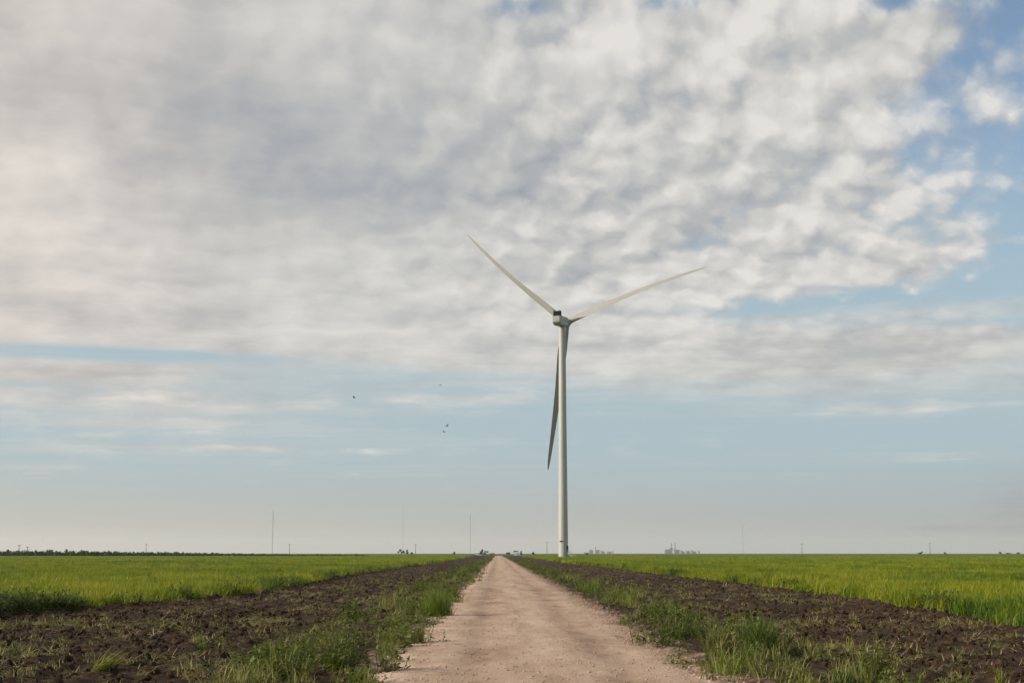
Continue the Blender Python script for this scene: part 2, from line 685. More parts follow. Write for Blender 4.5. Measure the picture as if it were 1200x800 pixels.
# ------------------------------------------------------------------ leaves, blades and tufts
def leaf_mat(name, dark, mid, light, scale=0.09, trans=0.35, spot=None, mottle=0.0):
    """Colours vary over the ground, from plant to plant and from blade to blade."""
    m = new_mat(name)
    p = position()
    x_, y_, z_ = xyz(p)
    big = noise(vec(x_, y_ * 0.55, 0.0), scale, 4.0, 0.6)
    v = big * 1.5 + obj_random() * 0.34 + attr('rnd') * 0.42 - 0.62
    if mottle:
        v = v + (noise(vec(x_ * 0.8, y_ * 0.35, 2.0), 0.55, 3.0, 0.6) - 0.5) * mottle
    c = ramp(v, [(0.12, dark), (0.48, mid), (0.86, light)])
    if spot is not None:
        c = mixc(sstep(attr('rnd'), 0.90, 0.93), c, spot)
    n = X.tree.nodes.new('ShaderNodeBsdfTranslucent')
    X.plug(n, 'Color', c)
    mx = X.tree.nodes.new('ShaderNodeMixShader')
    mx.inputs[0].default_value = trans
    X.tree.links.new(principled(c, 0.55, 0.25), mx.inputs[1])
    X.tree.links.new(n.outputs[0], mx.inputs[2])
    return finish(m, mx.outputs[0])


def blades(rng, n, spread, h0, h1, w, lean=0.35, segs=3, droop=0.5, dirn=None, square=False, z0=-0.02):
    """n curved tapering grass blades as strips; returns verts, quads, rnd per vertex."""
    if square:
        bx = (rng.random(n) - 0.5) * 2 * spread
        by = (rng.random(n) - 0.5) * 2 * spread
    else:
        r = spread * np.sqrt(rng.random(n))
        t = rng.random(n) * 2 * np.pi
        bx, by = r * np.cos(t), r * np.sin(t)
    az = rng.random(n) * 2 * np.pi
    if dirn is not None:
        az = dirn + rng.normal(size=n) * (0.5 if z0 < 0 else 1.2)
    L = h0 + (h1 - h0) * rng.random(n)
    a0 = np.abs(rng.normal(size=n)) * lean
    if dirn is not None:
        a0 = a0 + (0.75 if z0 < 0 else 1.05)
    bend = droop * (0.3 + rng.random(n))
    W = w * (0.6 + 0.8 * rng.random(n))
    fa = az + np.pi / 2 + rng.normal(size=n) * 0.4
    rn = rng.random(n)
    V, R = [], []
    x, y, z = bx.copy(), by.copy(), np.full(n, z0)
    ang = a0.copy()
    for s in range(segs + 1):
        k = s / segs
        ww = W * (0.75 + 0.5 * k) if k < 0.5 else W * 2.0 * (1 - k) + W * 0.06
        V.append(np.stack([x - np.cos(fa) * ww / 2, y - np.sin(fa) * ww / 2, z], 1))
        V.append(np.stack([x + np.cos(fa) * ww / 2, y + np.sin(fa) * ww / 2, z], 1))
        R += [rn, rn]
        st = L / segs
        x = x + np.sin(ang) * np.cos(az) * st
        y = y + np.sin(ang) * np.sin(az) * st
        z = z + np.cos(ang) * st
        ang = ang + bend * (0.4 + k)
    V = np.stack(V, 1)                       # n, 2*(segs+1), 3
    R = np.stack(R, 1)
    m = 2 * (segs + 1)
    base = (np.arange(n) * m)[:, None]
    q = np.array([[2 * s, 2 * s + 1, 2 * s + 3, 2 * s + 2] for s in range(segs)]).ravel()[None, :]
    F = (base + q).reshape(-1, 4)
    return V.reshape(-1, 3), F, R.ravel()


def weed(rng, n_stem, spread, h0, h1, leaf, per=14):
    """Branching broad-leaved weeds: thin stems that carry small folded leaves."""
    V, F, R = [], [], []
    k = 0
    for s in range(n_stem):
        bx, by = rng.normal(size=2) * spread * 0.5
        h = h0 + (h1 - h0) * rng.random()
        lx, ly = rng.normal(size=2) * 0.22
        top = np.array([bx + lx * h, by + ly * h, h])
        b0 = np.array([bx, by, -0.02])
        rn = rng.random()
        wv = np.array([0.006, 0.004, 0])
        V += [b0 - wv, b0 + wv, top + wv * 0.5, top - wv * 0.5]
        F.append((k, k + 1, k + 2, k + 3))
        R += [0.3] * 4
        k += 4
        for j in range(per):
            t = 0.12 + 0.88 * (j + rng.random()) / per
            c = b0 + (top - b0) * t
            a = rng.random() * 6.283
            up = rng.normal() * 0.4 + 0.25
            d = np.array([math.cos(a) * math.cos(up), math.sin(a) * math.cos(up), math.sin(up)])
            sd = np.array([-math.sin(a), math.cos(a), rng.normal() * 0.4])
            l = leaf * (0.5 + rng.random()) * (1.25 - 0.7 * t)
            c = c + d * l * 0.2
            V += [c, c + d * l * 0.5 + sd * l * 0.24, c + d * l, c + d * l * 0.5 - sd * l * 0.24]
            F.append((k, k + 1, k + 2, k + 3))
            r = min(1, max(0, rn * 0.5 + rng.random() * 0.5))
            R += [r] * 4
            k += 4
    return np.array(V), np.array(F), np.array(R)


def merge(*parts):
    V, F, R, off = [], [], [], 0
    for v, f, r in parts:
        V.append(v)
        F.append(f + off)
        R.append(r)
        off += len(v)
    return np.concatenate(V), np.concatenate(F), np.concatenate(R)


def tuft_mesh(name, vfr, mat):
    return np_mesh(name, vfr[0], vfr[1], [mat], attrs={'rnd': vfr[2]})


def scatter(name, pts, rot, scl, variants, idx):
    """One object that stands copies of the variant meshes on points (uncountable ground cover only)."""
    src = bpy.data.collections.new(name + '_kinds')
    for i, me in enumerate(variants):
        src.objects.link(bpy.data.objects.new('%s_kind_%02d' % (name, i), me))
    me = bpy.data.meshes.new(name)
    me.vertices.add(len(pts))
    me.vertices.foreach_set('co', np.asarray(pts, dtype=np.float32).ravel())
    for nm, typ, key, data in (('rot', 'FLOAT_VECTOR', 'vector', rot), ('scl', 'FLOAT_VECTOR', 'vector', scl), ('pick', 'INT', 'value', idx)):
        a = me.attributes.new(nm, typ, 'POINT')
        a.data.foreach_set(key, np.asarray(data, dtype=np.int32 if typ == 'INT' else np.float32).ravel())
    o = link(name, me)
    ng = bpy.data.node_groups.new(name, 'GeometryNodeTree')
    ng.interface.new_socket('Geometry', in_out='INPUT', socket_type='NodeSocketGeometry')
    ng.interface.new_socket('Geometry', in_out='OUTPUT', socket_type='NodeSocketGeometry')
    nn, ln = ng.nodes, ng.links
    gi, go = nn.new('NodeGroupInput'), nn.new('NodeGroupOutput')
    ci = nn.new('GeometryNodeCollectionInfo')
    ci.inputs['Collection'].default_value = src
    ci.inputs['Separate Children'].default_value = True
    ci.inputs['Reset Children'].default_value = True
    ip = nn.new('GeometryNodeInstanceOnPoints')
    ip.inputs['Pick Instance'].default_value = True

    def named(nm, typ):
        n = nn.new('GeometryNodeInputNamedAttribute')
        n.data_type = typ
        n.inputs['Name'].default_value = nm
        return n.outputs['Attribute']
    ln.new(gi.outputs[0], ip.inputs['Points'])
    ln.new(ci.outputs[0], ip.inputs['Instance'])
    ln.new(named('pick', 'INT'), ip.inputs['Instance Index'])
    er = nn.new('FunctionNodeEulerToRotation')
    ln.new(named('rot', 'FLOAT_VECTOR'), er.inputs[0])
    ln.new(er.outputs[0], ip.inputs['Rotation'])
    ln.new(named('scl', 'FLOAT_VECTOR'), ip.inputs['Scale'])
    ln.new(ip.outputs[0], go.inputs[0])
    md = o.modifiers.new('scatter', 'NODES')
    md.node_group = ng
    o['kind'] = 'stuff'
    return o


def spread_pts(rng, n):
    return rng.random(n), rng.random(n)


def rand_rot(rng, n, tilt=0.08):
    return np.stack([rng.normal(size=n) * tilt, rng.normal(size=n) * tilt, rng.random(n) * 2 * np.pi], 1)


m_crop = leaf_mat('crop_leaf', (0.048, 0.10, 0.006), (0.132, 0.185, 0.009), (0.28, 0.285, 0.018), scale=0.09, trans=0.38, mottle=1.1)
m_grass = leaf_mat('verge_grass_leaf', (0.075, 0.09, 0.018), (0.13, 0.145, 0.032), (0.24, 0.22, 0.075), scale=0.6, trans=0.33, spot=(0.32, 0.26, 0.13))
m_weed = leaf_mat('weed_leaf', (0.056, 0.08, 0.012), (0.088, 0.118, 0.018), (0.155, 0.17, 0.038), scale=0.5, trans=0.28)
m_straw = leaf_mat('dry_stalk', (0.12, 0.098, 0.035), (0.18, 0.155, 0.06), (0.28, 0.24, 0.11), scale=0.5, trans=0.2)

# ------------------------------------------------------------------ the two fields
m_canopy = new_mat('crop_canopy')
P = position()
x_, y_, z_ = xyz(P)
nb = noise(vec(x_, y_ * 0.55, 0.0), 0.055, 4.0, 0.6)
nf = noise(P, 3.0, 4.0, 0.7)
cc = ramp(nb * 1.0 + nf * 0.35 - 0.18, [(0.2, (0.034, 0.066, 0.006)), (0.5, (0.075, 0.108, 0.009)), (0.85, (0.135, 0.155, 0.014))])
finish(m_canopy, principled(cc, 0.9, 0.1, normal=bump(nf, 1.0, 0.3)))


def canopy_z(y):
    return 0.06 + 0.36 * smooth01(y, 70, 330)


def field(name, sgn, label):
    ys = rows(18.0, 13000.0, 0.02, 0.5)
    un = np.linspace(0, 1, 60) ** 3
    e = (edge_l(ys) if sgn < 0 else edge_r(ys)) + sgn * (0.5 + 0.004 * ys)
    far = sgn * (60 + 1.2 * ys)
    gx = e[:, None] + (far - e)[:, None] * un[None, :]
    gy = np.repeat(ys[:, None], len(un), 1)
    inn = smooth01(np.abs(gx - e[:, None]), 0.0, 1.2)
    gz = -0.05 + inn * (canopy_z(gy) + 0.05 + 0.05 * fbm(gx.ravel(), gy.ravel(), 0.4, 3).reshape(gx.shape))
    f = grid_faces(len(ys), len(un))
    if sgn < 0:
        f = f[:, ::-1]
    me = np_mesh(name, np.stack([gx, gy, gz], 2).reshape(-1, 3), f, [m_canopy], smooth=True)
    o = link(name, me)
    tag(o, label, 'field', kind='structure')


field('field', -1, 'green crop field left of the track, dense canopy seen far off')
field('field', 1, 'green crop field right of the track, dense canopy seen far off')

rng = np.random.default_rng(21)
crop_near = [tuft_mesh('crop_tuft', blades(rng, 58, 0.30, 0.22, 0.56, 0.019, 0.26, 3, 0.50, square=True), m_crop) for _ in range(6)]
crop_far = [tuft_mesh('crop_patch', blades(rng, 70, 0.75, 0.22, 0.58, 0.055, 0.18, 2, 0.35, square=True), m_crop) for _ in range(5)]


def crop_points(sgn, y0, y1, dens, rng):
    """Random stand of plants inside the field, a little wider than the photograph sees."""
    span = lambda y: 0.42 * y + 7.0
    n = int(dens * (y1 - y0) * (span(y1)))
    y = y0 + (y1 - y0) * rng.random(n)
    x = rng.random(n) * span(y1)
    e = edge_l(y) if sgn < 0 else edge_r(y)
    xx = e + sgn * x
    ok = np.abs(xx) < span(y)
    return xx[ok], y[ok]


for sgn, lab in ((-1, 'left'), (1, 'right')):
    xs, ysn, sc, pk = [], [], [], []
    for (y0, y1, dens) in ((22, 60, 9.0), (60, 110, 6.5), (110, 190, 4.0)):
        x, y = crop_points(sgn, y0, y1, dens, rng)
        xs.append(x), ysn.append(y)
    x, y = np.concatenate(xs), np.concatenate(ysn)
    n = len(x)
    hgt = 0.72 + 0.30 * smooth01(fbm(x, y * 0.6, 0.12, 3), -0.6, 0.7) + 0.30 * smooth01(fbm(x, y * 0.5, 0.7, 3), -0.5, 0.6) + 0.13 * rng.normal(size=n)
    scl = np.stack([0.95 + 0.25 * rng.random(n)] * 2 + [np.clip(hgt, 0.5, 1.4)], 1)
    pts = np.stack([x, y, np.full(n, 0.0)], 1)
    o = scatter('crop', pts, rand_rot(rng, n, 0.05), scl, crop_near, rng.integers(0, 6, n))
    tag(o, 'yellow green young crop standing along the edge of the %s field' % lab, 'crop')
    xs, ysn = [], []
    for (y0, y1, dens) in ((190, 330, 0.9), (330, 620, 0.22)):
        x, y = crop_points(sgn, y0, y1, dens, rng)
        xs.append(x), ysn.append(y)
    x, y = np.concatenate(xs), np.concatenate(ysn)
    n = len(x)
    scl = np.stack([1.0 + 0.4 * rng.random(n)] * 2 + [0.8 + 0.4 * rng.random(n)], 1)
    pts = np.stack([x, y, np.full(n, 0.05)], 1)
    o = scatter('crop', pts, rand_rot(rng, n, 0.05), scl, crop_far, rng.integers(0, 5, n))
    tag(o, 'green crop far out across the %s field' % lab, 'crop')

# dark broad-leaved weeds that crowd the near edge of the left field and dot both fields
m_fieldweed = leaf_mat('field_weed_leaf', (0.036, 0.062, 0.008), (0.06, 0.09, 0.012), (0.105, 0.13, 0.022), scale=0.4, trans=0.3)
fw_kinds = [tuft_mesh('field_weed', merge(weed(rng, 12, 0.30, 0.25, 0.55, 0.10, 16), blades(rng, 24, 0.22, 0.15, 0.5, 0.016, 0.3, 3, 0.45)), m_fieldweed) for _ in range(3)]
n = 1700
y = 26 + 17 * rng.random(n)
x = edge_l(y) + 0.15 - 2.3 * rng.random(n) ** 1.3
keep = rng.random(n) < (1 - smooth01(y, 37, 42))
xs, ysn = [x[keep]], [y[keep]]
for sgn in (-1, 1):
    x, y = crop_points(sgn, 26, 210, 0.55, rng)
    keep = smooth01(fbm(x * 0.8, y * 0.35, 0.12, 3), 0.15, 0.75) > rng.random(len(x))
    xs.append(x[keep]), ysn.append(y[keep])
    y = 24 + 170 * rng.random(500)
    e = edge_l(y) if sgn < 0 else edge_r(y)
    keep = fbm(y * 0 + sgn, y, 0.2, 2) > 0.05
    xs.append((e + sgn * 0.5 * rng.random(500))[keep]), ysn.append(y[keep])
x, y = np.concatenate(xs), np.concatenate(ysn)
n = len(x)
s_ = 0.65 + 0.5 * rng.random(n)
o = scatter('field_weeds', np.stack([x, y, np.zeros(n)], 1), rand_rot(rng, n, 0.1), np.stack([s_, s_, s_ * (0.85 + 0.35 * rng.random(n))], 1), fw_kinds, rng.integers(0, 3, n))
tag(o, 'dark weeds along the field edges and among the crop', 'weeds')

# ------------------------------------------------------------------ verge cover, litter, clods and stones
grass_kinds = [tuft_mesh('verge_tuft', blades(rng, 30, 0.10, 0.10, 0.34, 0.012, 0.40, 3, 0.55), m_grass) for _ in range(4)]
grass_kinds += [tuft_mesh('verge_tuft', blades(rng, 26, 0.16, 0.05, 0.16, 0.012, 0.75, 2, 0.5), m_grass) for _ in range(2)]
weed_kinds = [tuft_mesh('verge_weed', weed(rng, 7, 0.16, 0.10, 0.34, 0.075, 16), m_weed) for _ in range(4)]
straw_kinds = [tuft_mesh('litter', blades(rng, 11, 0.16, 0.04, 0.20, 0.011, 0.25, 2, 0.2, dirn=0.4, z0=0.02), m_straw) for _ in range(3)]
pulled_kinds = [tuft_mesh('pulled_grass', blades(rng, 16, 0.12, 0.06, 0.22, 0.013, 0.30, 3, 0.3, dirn=1.0, z0=0.02), m_grass) for _ in range(3)]
verge_kinds = grass_kinds + weed_kinds + straw_kinds


def verge(sgn, lab, rng):
    X_, Y_ = [], []
    for (y0, y1, dens) in ((13, 30, 46.0), (30, 60, 30.0), (60, 130, 14.0), (130, 330, 4.5), (330, 900, 1.0)):
        n = int(dens * (y1 - y0) * 5.0)
        y = y0 + (y1 - y0) * rng.random(n)
        a = rng.random(n) * 5.2 - 0.6
        rl, rr = road_edges(y)
        x = (rl - a) if sgn < 0 else (rr + a)
        width = (2.5 if sgn < 0 else 2.7) + 0.7 * fbm(x * 0 + sgn * 4.4, y, 0.12, 3)
        patch = smooth01(fbm(x * 1.3 + 50, y * 0.55, 0.75, 4, 0.6), 0.06, 0.40)
        start = -0.55 if sgn < 0 else 0.15 - 0.45 * (1 - smooth01(y, 20, 26))
        body = smooth01(a, start, start + 0.9) * (1 - smooth01(a, width - 1.8, width + 1.0))
        keep = rng.random(n) < (0.10 + 0.90 * patch) * body * ((0.52 if sgn < 0 else 0.46) + (0.03 if sgn < 0 else 0.14) * (1 - smooth01(y, 35, 55)) + 0.25 * smooth01(y, 60, 200))
        X_.append(x[keep]), Y_.append(y[keep])
    x, y = np.concatenate(X_), np.concatenate(Y_)
    n = len(x)
    sel = fbm(x + 90, y * 0.5, 0.5, 2) + 0.25 * rng.normal(size=n)
    pk = np.where(sel > 0.0, rng.integers(6, 10, n), rng.integers(0, 6, n))
    pk = np.where(rng.random(n) < 0.13, rng.integers(10, 13, n), pk)
    s = (0.42 + 0.85 * rng.random(n) ** 1.6) * (0.75 + 0.55 * smooth01(fbm(x, y * 0.5, 0.6, 2), -0.4, 0.5))
    s = s * (1 + 0.35 * smooth01(y, 60, 250))
    z = earth_z(x, y) - 0.01
    o = scatter('verge_grass', np.stack([x, y, z], 1), rand_rot(rng, n, 0.12), np.stack([s, s, s * (0.9 + 0.3 * rng.random(n))], 1), verge_kinds, pk)
    tag(o, 'patchy weeds and grass along the %s edge of the track' % lab, 'grass')


verge(-1, 'left', rng)
verge(1, 'right', rng)


def litter(sgn, lab, rng):
    X_, Y_ = [], []
    for (y0, y1, dens) in ((14, 34, 22.0), (34, 70, 11.0), (70, 160, 3.5), (160, 400, 0.8)):
        n = int(dens * (y1 - y0) * 11.0)
        y = y0 + (y1 - y0) * rng.random(n)
        a = rng.random(n) * 11.0 + 1.6
        rl, rr = road_edges(y)
        x = (rl - a) if sgn < 0 else (rr + a)
        e = edge_l(y) if sgn < 0 else edge_r(y)
        patch = smooth01(fbm(x * 0.8 + 20, y * 0.45, 0.6, 4, 0.6), 0.0, 0.7)
        keep = (rng.random(n) < 0.14 + 0.86 * patch) & (np.abs(x) < np.abs(e))
        X_.append(x[keep]), Y_.append(y[keep])
    x, y = np.concatenate(X_), np.concatenate(Y_)
    n = len(x)
    kinds = straw_kinds + pulled_kinds + grass_kinds[4:]
    s = 0.4 + 0.8 * rng.random(n)
    o = scatter('plant_litter', np.stack([x, y, earth_z(x, y)], 1), rand_rot(rng, n, 0.3), np.stack([s] * 3, 1), kinds, rng.choice(len(kinds), n, p=[.09, .09, .08, .19, .19, .18, .09, .09]))
    tag(o, 'torn grass and dry stalks lying on the turned earth, %s side' % lab, 'litter')


litter(-1, 'left', rng)
litter(1, 'right', rng)


def lump_mesh(rng, mat, flat=0.75):
    bm = bmesh.new()
    bmesh.ops.create_icosphere(bm, subdivisions=2, radius=1.0)
    for v in bm.verts:
        v.co *= 0.72 + 0.5 * rng.random()
        v.co.z *= flat
    me = bpy.data.meshes.new('lump')
    bm.to_mesh(me)
    bm.free()
    me.materials.append(mat)
    return me


clod_kinds = [lump_mesh(rng, m_soil) for _ in range(5)]
stone_kinds = [lump_mesh(rng, m_road, 0.6) for _ in range(4)]
X_, Y_ = [], []
for (y0, y1, dens) in ((14, 40, 30.0), (40, 90, 10.0), (90, 200, 2.5)):
    n = int(dens * (y1 - y0) * 28)
    y = y0 + (y1 - y0) * rng.random(n)
    x = rng.random(n) * 28 - 14
    rl, rr = road_edges(y)
    away = np.maximum(rl - x, x - rr)
    keep = (x > edge_l(y)) & (x < edge_r(y)) & (away > 0.1) & (rng.random(n) < 0.15 + 0.85 * smooth01(away, 1.5, 3.2))
    X_.append(x[keep]), Y_.append(y[keep])
x, y = np.concatenate(X_), np.concatenate(Y_)
n = len(x)
s = 0.010 + 0.058 * rng.random(n) ** 5
o = scatter('soil_clods', np.stack([x, y, earth_z(x, y) + s * 0.3], 1), rand_rot(rng, n, 1.0), np.stack([s, s * 1.2, s * 0.9], 1), clod_kinds, rng.integers(0, 5, n))
tag(o, 'dark crumbled clods lying on the turned earth', 'clods')
n = 26000
y = 13 + 55 * rng.random(n) ** 1.7
x = -1.7 + 4.9 * rng.random(n)
rl, rr = road_edges(y)
dd = np.minimum(x - rl, rr - x)
keep = rng.random(n) < 0.30 + 0.7 * np.exp(-(dd / 0.35) ** 2)
x, y = x[keep], y[keep]
n = len(x)
s = 0.005 + 0.017 * rng.random(n) ** 3.2
z = np.maximum(road_z(x, y), earth_z(x, y))
o = scatter('gravel', np.stack([x, y, z + s * 0.2], 1), rand_rot(rng, n, 0.4), np.stack([s, s, s], 1), stone_kinds, rng.integers(0, 4, n))
tag(o, 'loose pale gravel stones lying on the track', 'gravel')


# ------------------------------------------------------------------ placing things
def ground_at(px, py, z=0.03):
    d = ray(px, py)
    t = (CAM_H - z) / -d.z
    return d.x * t, d.y * t


def side_at(px, dist):
    """Metres to the side for a thing that stands dist metres ahead under column px."""
    d = ray(px, 648)
    return d.x / d.y * dist


def thing(name, label, cat, loc=(0, 0, 0), rz=0.0, group=None):
    o = bpy.data.objects.new(name, None)
    o.empty_display_size = 0.5
    o.location = loc
    o.rotation_euler = (0, 0, rz)
    COL.objects.link(o)
    return tag(o, label, cat, group)


# ------------------------------------------------------------------ wind turbine
m_tower = new_mat('weathered_white_paint')
tcn = X.tree.nodes.new('ShaderNodeTexCoord')
ox, oy, oz = xyz(X(tcn.outputs['Object']))
runs = noise(vec(ox * 2.2, oy * 2.2, oz * 0.05), 1.0, 4.0, 0.6)
c = mixc(sstep(runs, 0.42, 0.72), (0.32, 0.337, 0.327), (0.27, 0.285, 0.277))
finish(m_tower, principled(c, 0.42, 0.35))
m_blade = plain('blade_gelcoat', (0.265, 0.27, 0.262), 0.45, 0.35, wear=0.05, scale=0.3)
m_dark = plain('dark_radiator', (0.010, 0.011, 0.012), 0.85, 0.1)
m_steel = plain('galvanised_steel', (0.33, 0.34, 0.34), 0.5, 0.4, 0.4)
m_concrete = plain('concrete', (0.36, 0.34, 0.31), 0.9, 0.15)

T_YAW, T_TILT, T_AZ, T_LEN, T_PITCH = math.radians(22.3), math.radians(5.0), math.radians(22.6), 51.7, math.radians(39)
turbine = thing('wind_turbine', 'tall pale three-bladed wind turbine standing right of the track', 'wind turbine', (22.0, 480.5, 0.0), -T_YAW)


def ring(r, z, n=48):
    return [(r * math.cos(2 * math.pi * i / n), r * math.sin(2 * math.pi * i / n), z) for i in range(n)]


TOWER_TOP = 78.35


def tower_r(z):
    return 1.62 + (1.13 - 1.62) * (z / TOWER_TOP)


tower = MB().loft([ring(tower_r(z), z) for z in np.linspace(0.25, TOWER_TOP, 30)]).build('tower', m_tower, turbine, True)
for z in (14.0, 34.0, 56.0, 77.4):
    MB().loft([ring(tower_r(z) + 0.035, z - 0.11), ring(tower_r(z) + 0.035, z + 0.11)]).build('flange', m_tower, tower, True)
MB().loft([ring(3.4, -0.25), ring(3.4, 0.12), ring(3.0, 0.25)]).build('foundation', m_concrete, turbine)
# door and steps on the side turned away from the sun
ang = math.radians(-32) + T_YAW
dvec = Vector((math.cos(ang), math.sin(ang), 0))
rotd = Matrix.Rotation(ang, 3, 'Z')
door = MB().box(dvec * 1.60 + Vector((0, 0, 3.05)), (0.16, 0.95, 2.2), rotd).build('door', m_dark, turbine)
MB().box(dvec * 1.72 + Vector((0, 0, 3.0)) + rotd @ Vector((0, 0.3, 0)), (0.08, 0.05, 0.22), rotd).build('handle', m_steel, door)
st = MB()
for k in range(10):
    st.box(dvec * (2.05 + 0.24 * k) + Vector((0, 0, 1.84 - 0.18 * k)), (0.28, 1.1, 0.05), rotd)
for s in (-0.55, 0.55):
    o0 = rotd @ Vector((0, s, 0))
    st.tube(dvec * 1.75 + o0 + Vector((0, 0, 1.85)), dvec * 4.35 + o0 + Vector((0, 0, 0.05)), 0.06)
    st.tube(dvec * 1.75 + o0 + Vector((0, 0, 2.85)), dvec * 4.35 + o0 + Vector((0, 0, 1.05)), 0.035)
    for k in range(4):
        b = dvec * (1.9 + 0.8 * k) + o0 + Vector((0, 0, 1.75 - 0.54 * k))
        st.tube(b, b + Vector((0, 0, 1.0)), 0.03)
st.build('stairs', m_steel, turbine)
ang2 = math.radians(-118) + T_YAW
rot2 = Matrix.Rotation(ang2, 3, 'Z')
MB().box(rot2 @ Vector((tower_r(5.6) + 0.005, 0, 5.55)), (0.07, 1.05, 0.42), rot2).build('vent', m_dark, turbine)

NAC = Matrix.Translation((0, 0, 80)) @ Matrix.Rotation(T_TILT, 4, 'X')


def bake(o, mat):
    o.matrix_local = mat
    return o


def rrect(y, w, h, zc, r, n=5, skew=0.0):
    pts = []
    for cx, cz, a0 in ((w / 2 - r, h / 2 - r, 0), (-w / 2 + r, h / 2 - r, 90), (-w / 2 + r, -h / 2 + r, 180), (w / 2 - r, -h / 2 + r, 270)):
        for k in range(n):
            a = math.radians(a0 + 90 * k / (n - 1))
            z = cz + r * math.sin(a)
            pts.append((cx + r * math.cos(a), y + skew * (z / h), zc + z))
    return pts


nac = MB().loft([rrect(-6.05, 2.5, 1.9, 0.60, 0.25), rrect(-5.9, 2.8, 2.2, 0.48, 0.3), rrect(-5.0, 3.0, 2.9, 0.12, 0.32),
                 rrect(-3.4, 3.05, 3.15, 0.0, 0.35), rrect(1.0, 3.05, 3.15, 0.0, 0.35), rrect(2.2, 2.9, 2.9, 0.0, 0.5),
                 rrect(2.9, 2.5, 2.5, 0.0, 0.9)]).build('nacelle', m_tower, turbine, True)
bake(nac, NAC)
MB().box((0, -0.6, 1.615), (1.0, 1.2, 0.06)).build('roof_hatch', m_tower, nac)
cool = MB().box((0, -4.5, 2.52), (2.50, 0.42, 1.45)).build('cooler', m_dark, turbine)
bake(cool, NAC)
fr = MB()
for s in (-1.30, 1.30):
    fr.box((s, -4.5, 2.45), (0.10, 0.62, 1.82))
fr.box((0, -4.5, 3.30), (2.5, 0.56, 0.08))
fr.box((0, -4.5, 1.72), (2.5, 0.56, 0.08))
fr.build('frame', m_dark, cool)
for k in range(6):
    MB().box((0, -4.73, 1.92 + 0.2 * k), (2.44, 0.03, 0.03)).build('fin', m_dark, cool)
sens = MB().tube((-0.8, -4.5, 3.3), (-0.8, -4.5, 3.75), 0.03).tube((-1.0, -4.5, 3.7), (-0.6, -4.5, 3.7), 0.03).build('wind_sensor', m_dark, turbine)
bake(sens, NAC)
lamp = MB().tube((0.8, -4.5, 3.3), (0.8, -4.5, 3.65), 0.14, 0.1).build('warning_light', m_dark, turbine)
bake(lamp, NAC)
yawr = MB().loft([ring(1.30, TOWER_TOP - 0.12), ring(1.30, TOWER_TOP + 0.4)]).build('yaw_ring', m_steel, turbine, True)


def yring(r, y, n=28):
    return [(r * math.cos(2 * math.pi * i / n), y, -r * math.sin(2 * math.pi * i / n)) for i in range(n)]


hub = MB().loft([yring(r, y) for r, y in ((1.15, 2.85), (1.4, 3.2), (1.5, 4.0), (1.5, 5.0), (1.35, 5.8), (1.0, 6.45), (0.5, 6.85), (0.1, 6.98))]).build('hub', m_blade, turbine, True)
bake(hub, NAC)


def blade_mesh():
    """Lofted blade, span along +Z, leading edge towards -X at zero pitch, pre-bent towards +Y."""
    st = [  # r, chord, thickness ratio, twist
        (1.3, 2.0, 1.0, 14), (2.6, 2.0, 1.0, 14), (4.5, 2.35, 0.74, 14), (6.8, 3.10, 0.48, 13), (9.2, 3.55, 0.36, 11), (12, 3.45, 0.30, 9),
        (17, 2.95, 0.26, 6.5), (23, 2.40, 0.23, 4), (30, 2.05, 0.20, 2), (37, 1.68, 0.18, 0.8), (43, 1.34, 0.17, 0), (47.5, 1.02, 0.17, -0.5),
        (50.2, 0.62, 0.16, -0.8), (51.4, 0.30, 0.16, -1), (51.7, 0.08, 0.16, -1)]
    n = 22
    rings = []
    for r, ch, th, tw in st:
        rnd = max(0.0, min(1.0, (th - 0.4) / 0.6))
        pts = []
        for i in range(n):
            a = 2 * math.pi * i / n
            xc = 0.5 * (1 + math.cos(a))              # 1 = trailing edge, 0 = leading edge
            s = 1 if math.sin(a) >= 0 else -1
            yt = 5 * th * (0.2969 * math.sqrt(xc) - 0.126 * xc - 0.3516 * xc ** 2 + 0.2843 * xc ** 3 - 0.1036 * xc ** 4)
            xa, ya = (xc - 0.32) * ch, s * yt * ch + 0.03 * ch * math.sin(math.pi * xc)
            xr, yr = 0.5 * ch * math.cos(a), 0.5 * ch * math.sin(a)
            x, y = xa * (1 - rnd) + xr * rnd, ya * (1 - rnd) + yr * rnd
            t = math.radians(tw) + T_PITCH
            pts.append((x, y + 6.3 * (r / T_LEN) ** 2.1 / 1.0, r, t))
        # pitch turns the whole section, pre-bend included
        rings.append([(x * math.cos(t) + y * math.sin(t), -x * math.sin(t) + y * math.cos(t), z) for x, y, z, t in
                      [(p[0], p[1], p[2], p[3]) for p in pts]])
    return MB().loft([rg[::-1] for rg in rings])


for k in range(3):
    b = blade_mesh().build('blade', m_blade, turbine, True)
    phi = math.pi / 2 - (T_AZ + k * 2 * math.pi / 3)
    bake(b, NAC @ Matrix.Translation((0, 4.7, 0)) @ Matrix.Rotation(phi, 4, 'Y'))
    MB().loft([ring(1.10, 1.25), ring(1.10, 1.75)]).build('root_collar', m_steel, b, True)

# ------------------------------------------------------------------ poles and masts on the skyline
m_wood = plain('weathered_pole_wood', (0.095, 0.075, 0.06), 0.9, 0.1)
m_mast = plain('painted_mast_steel', (0.20, 0.17, 0.16), 0.6, 0.3)
m_glass = plain('insulator_glaze', (0.22, 0.20, 0.18), 0.3, 0.5)


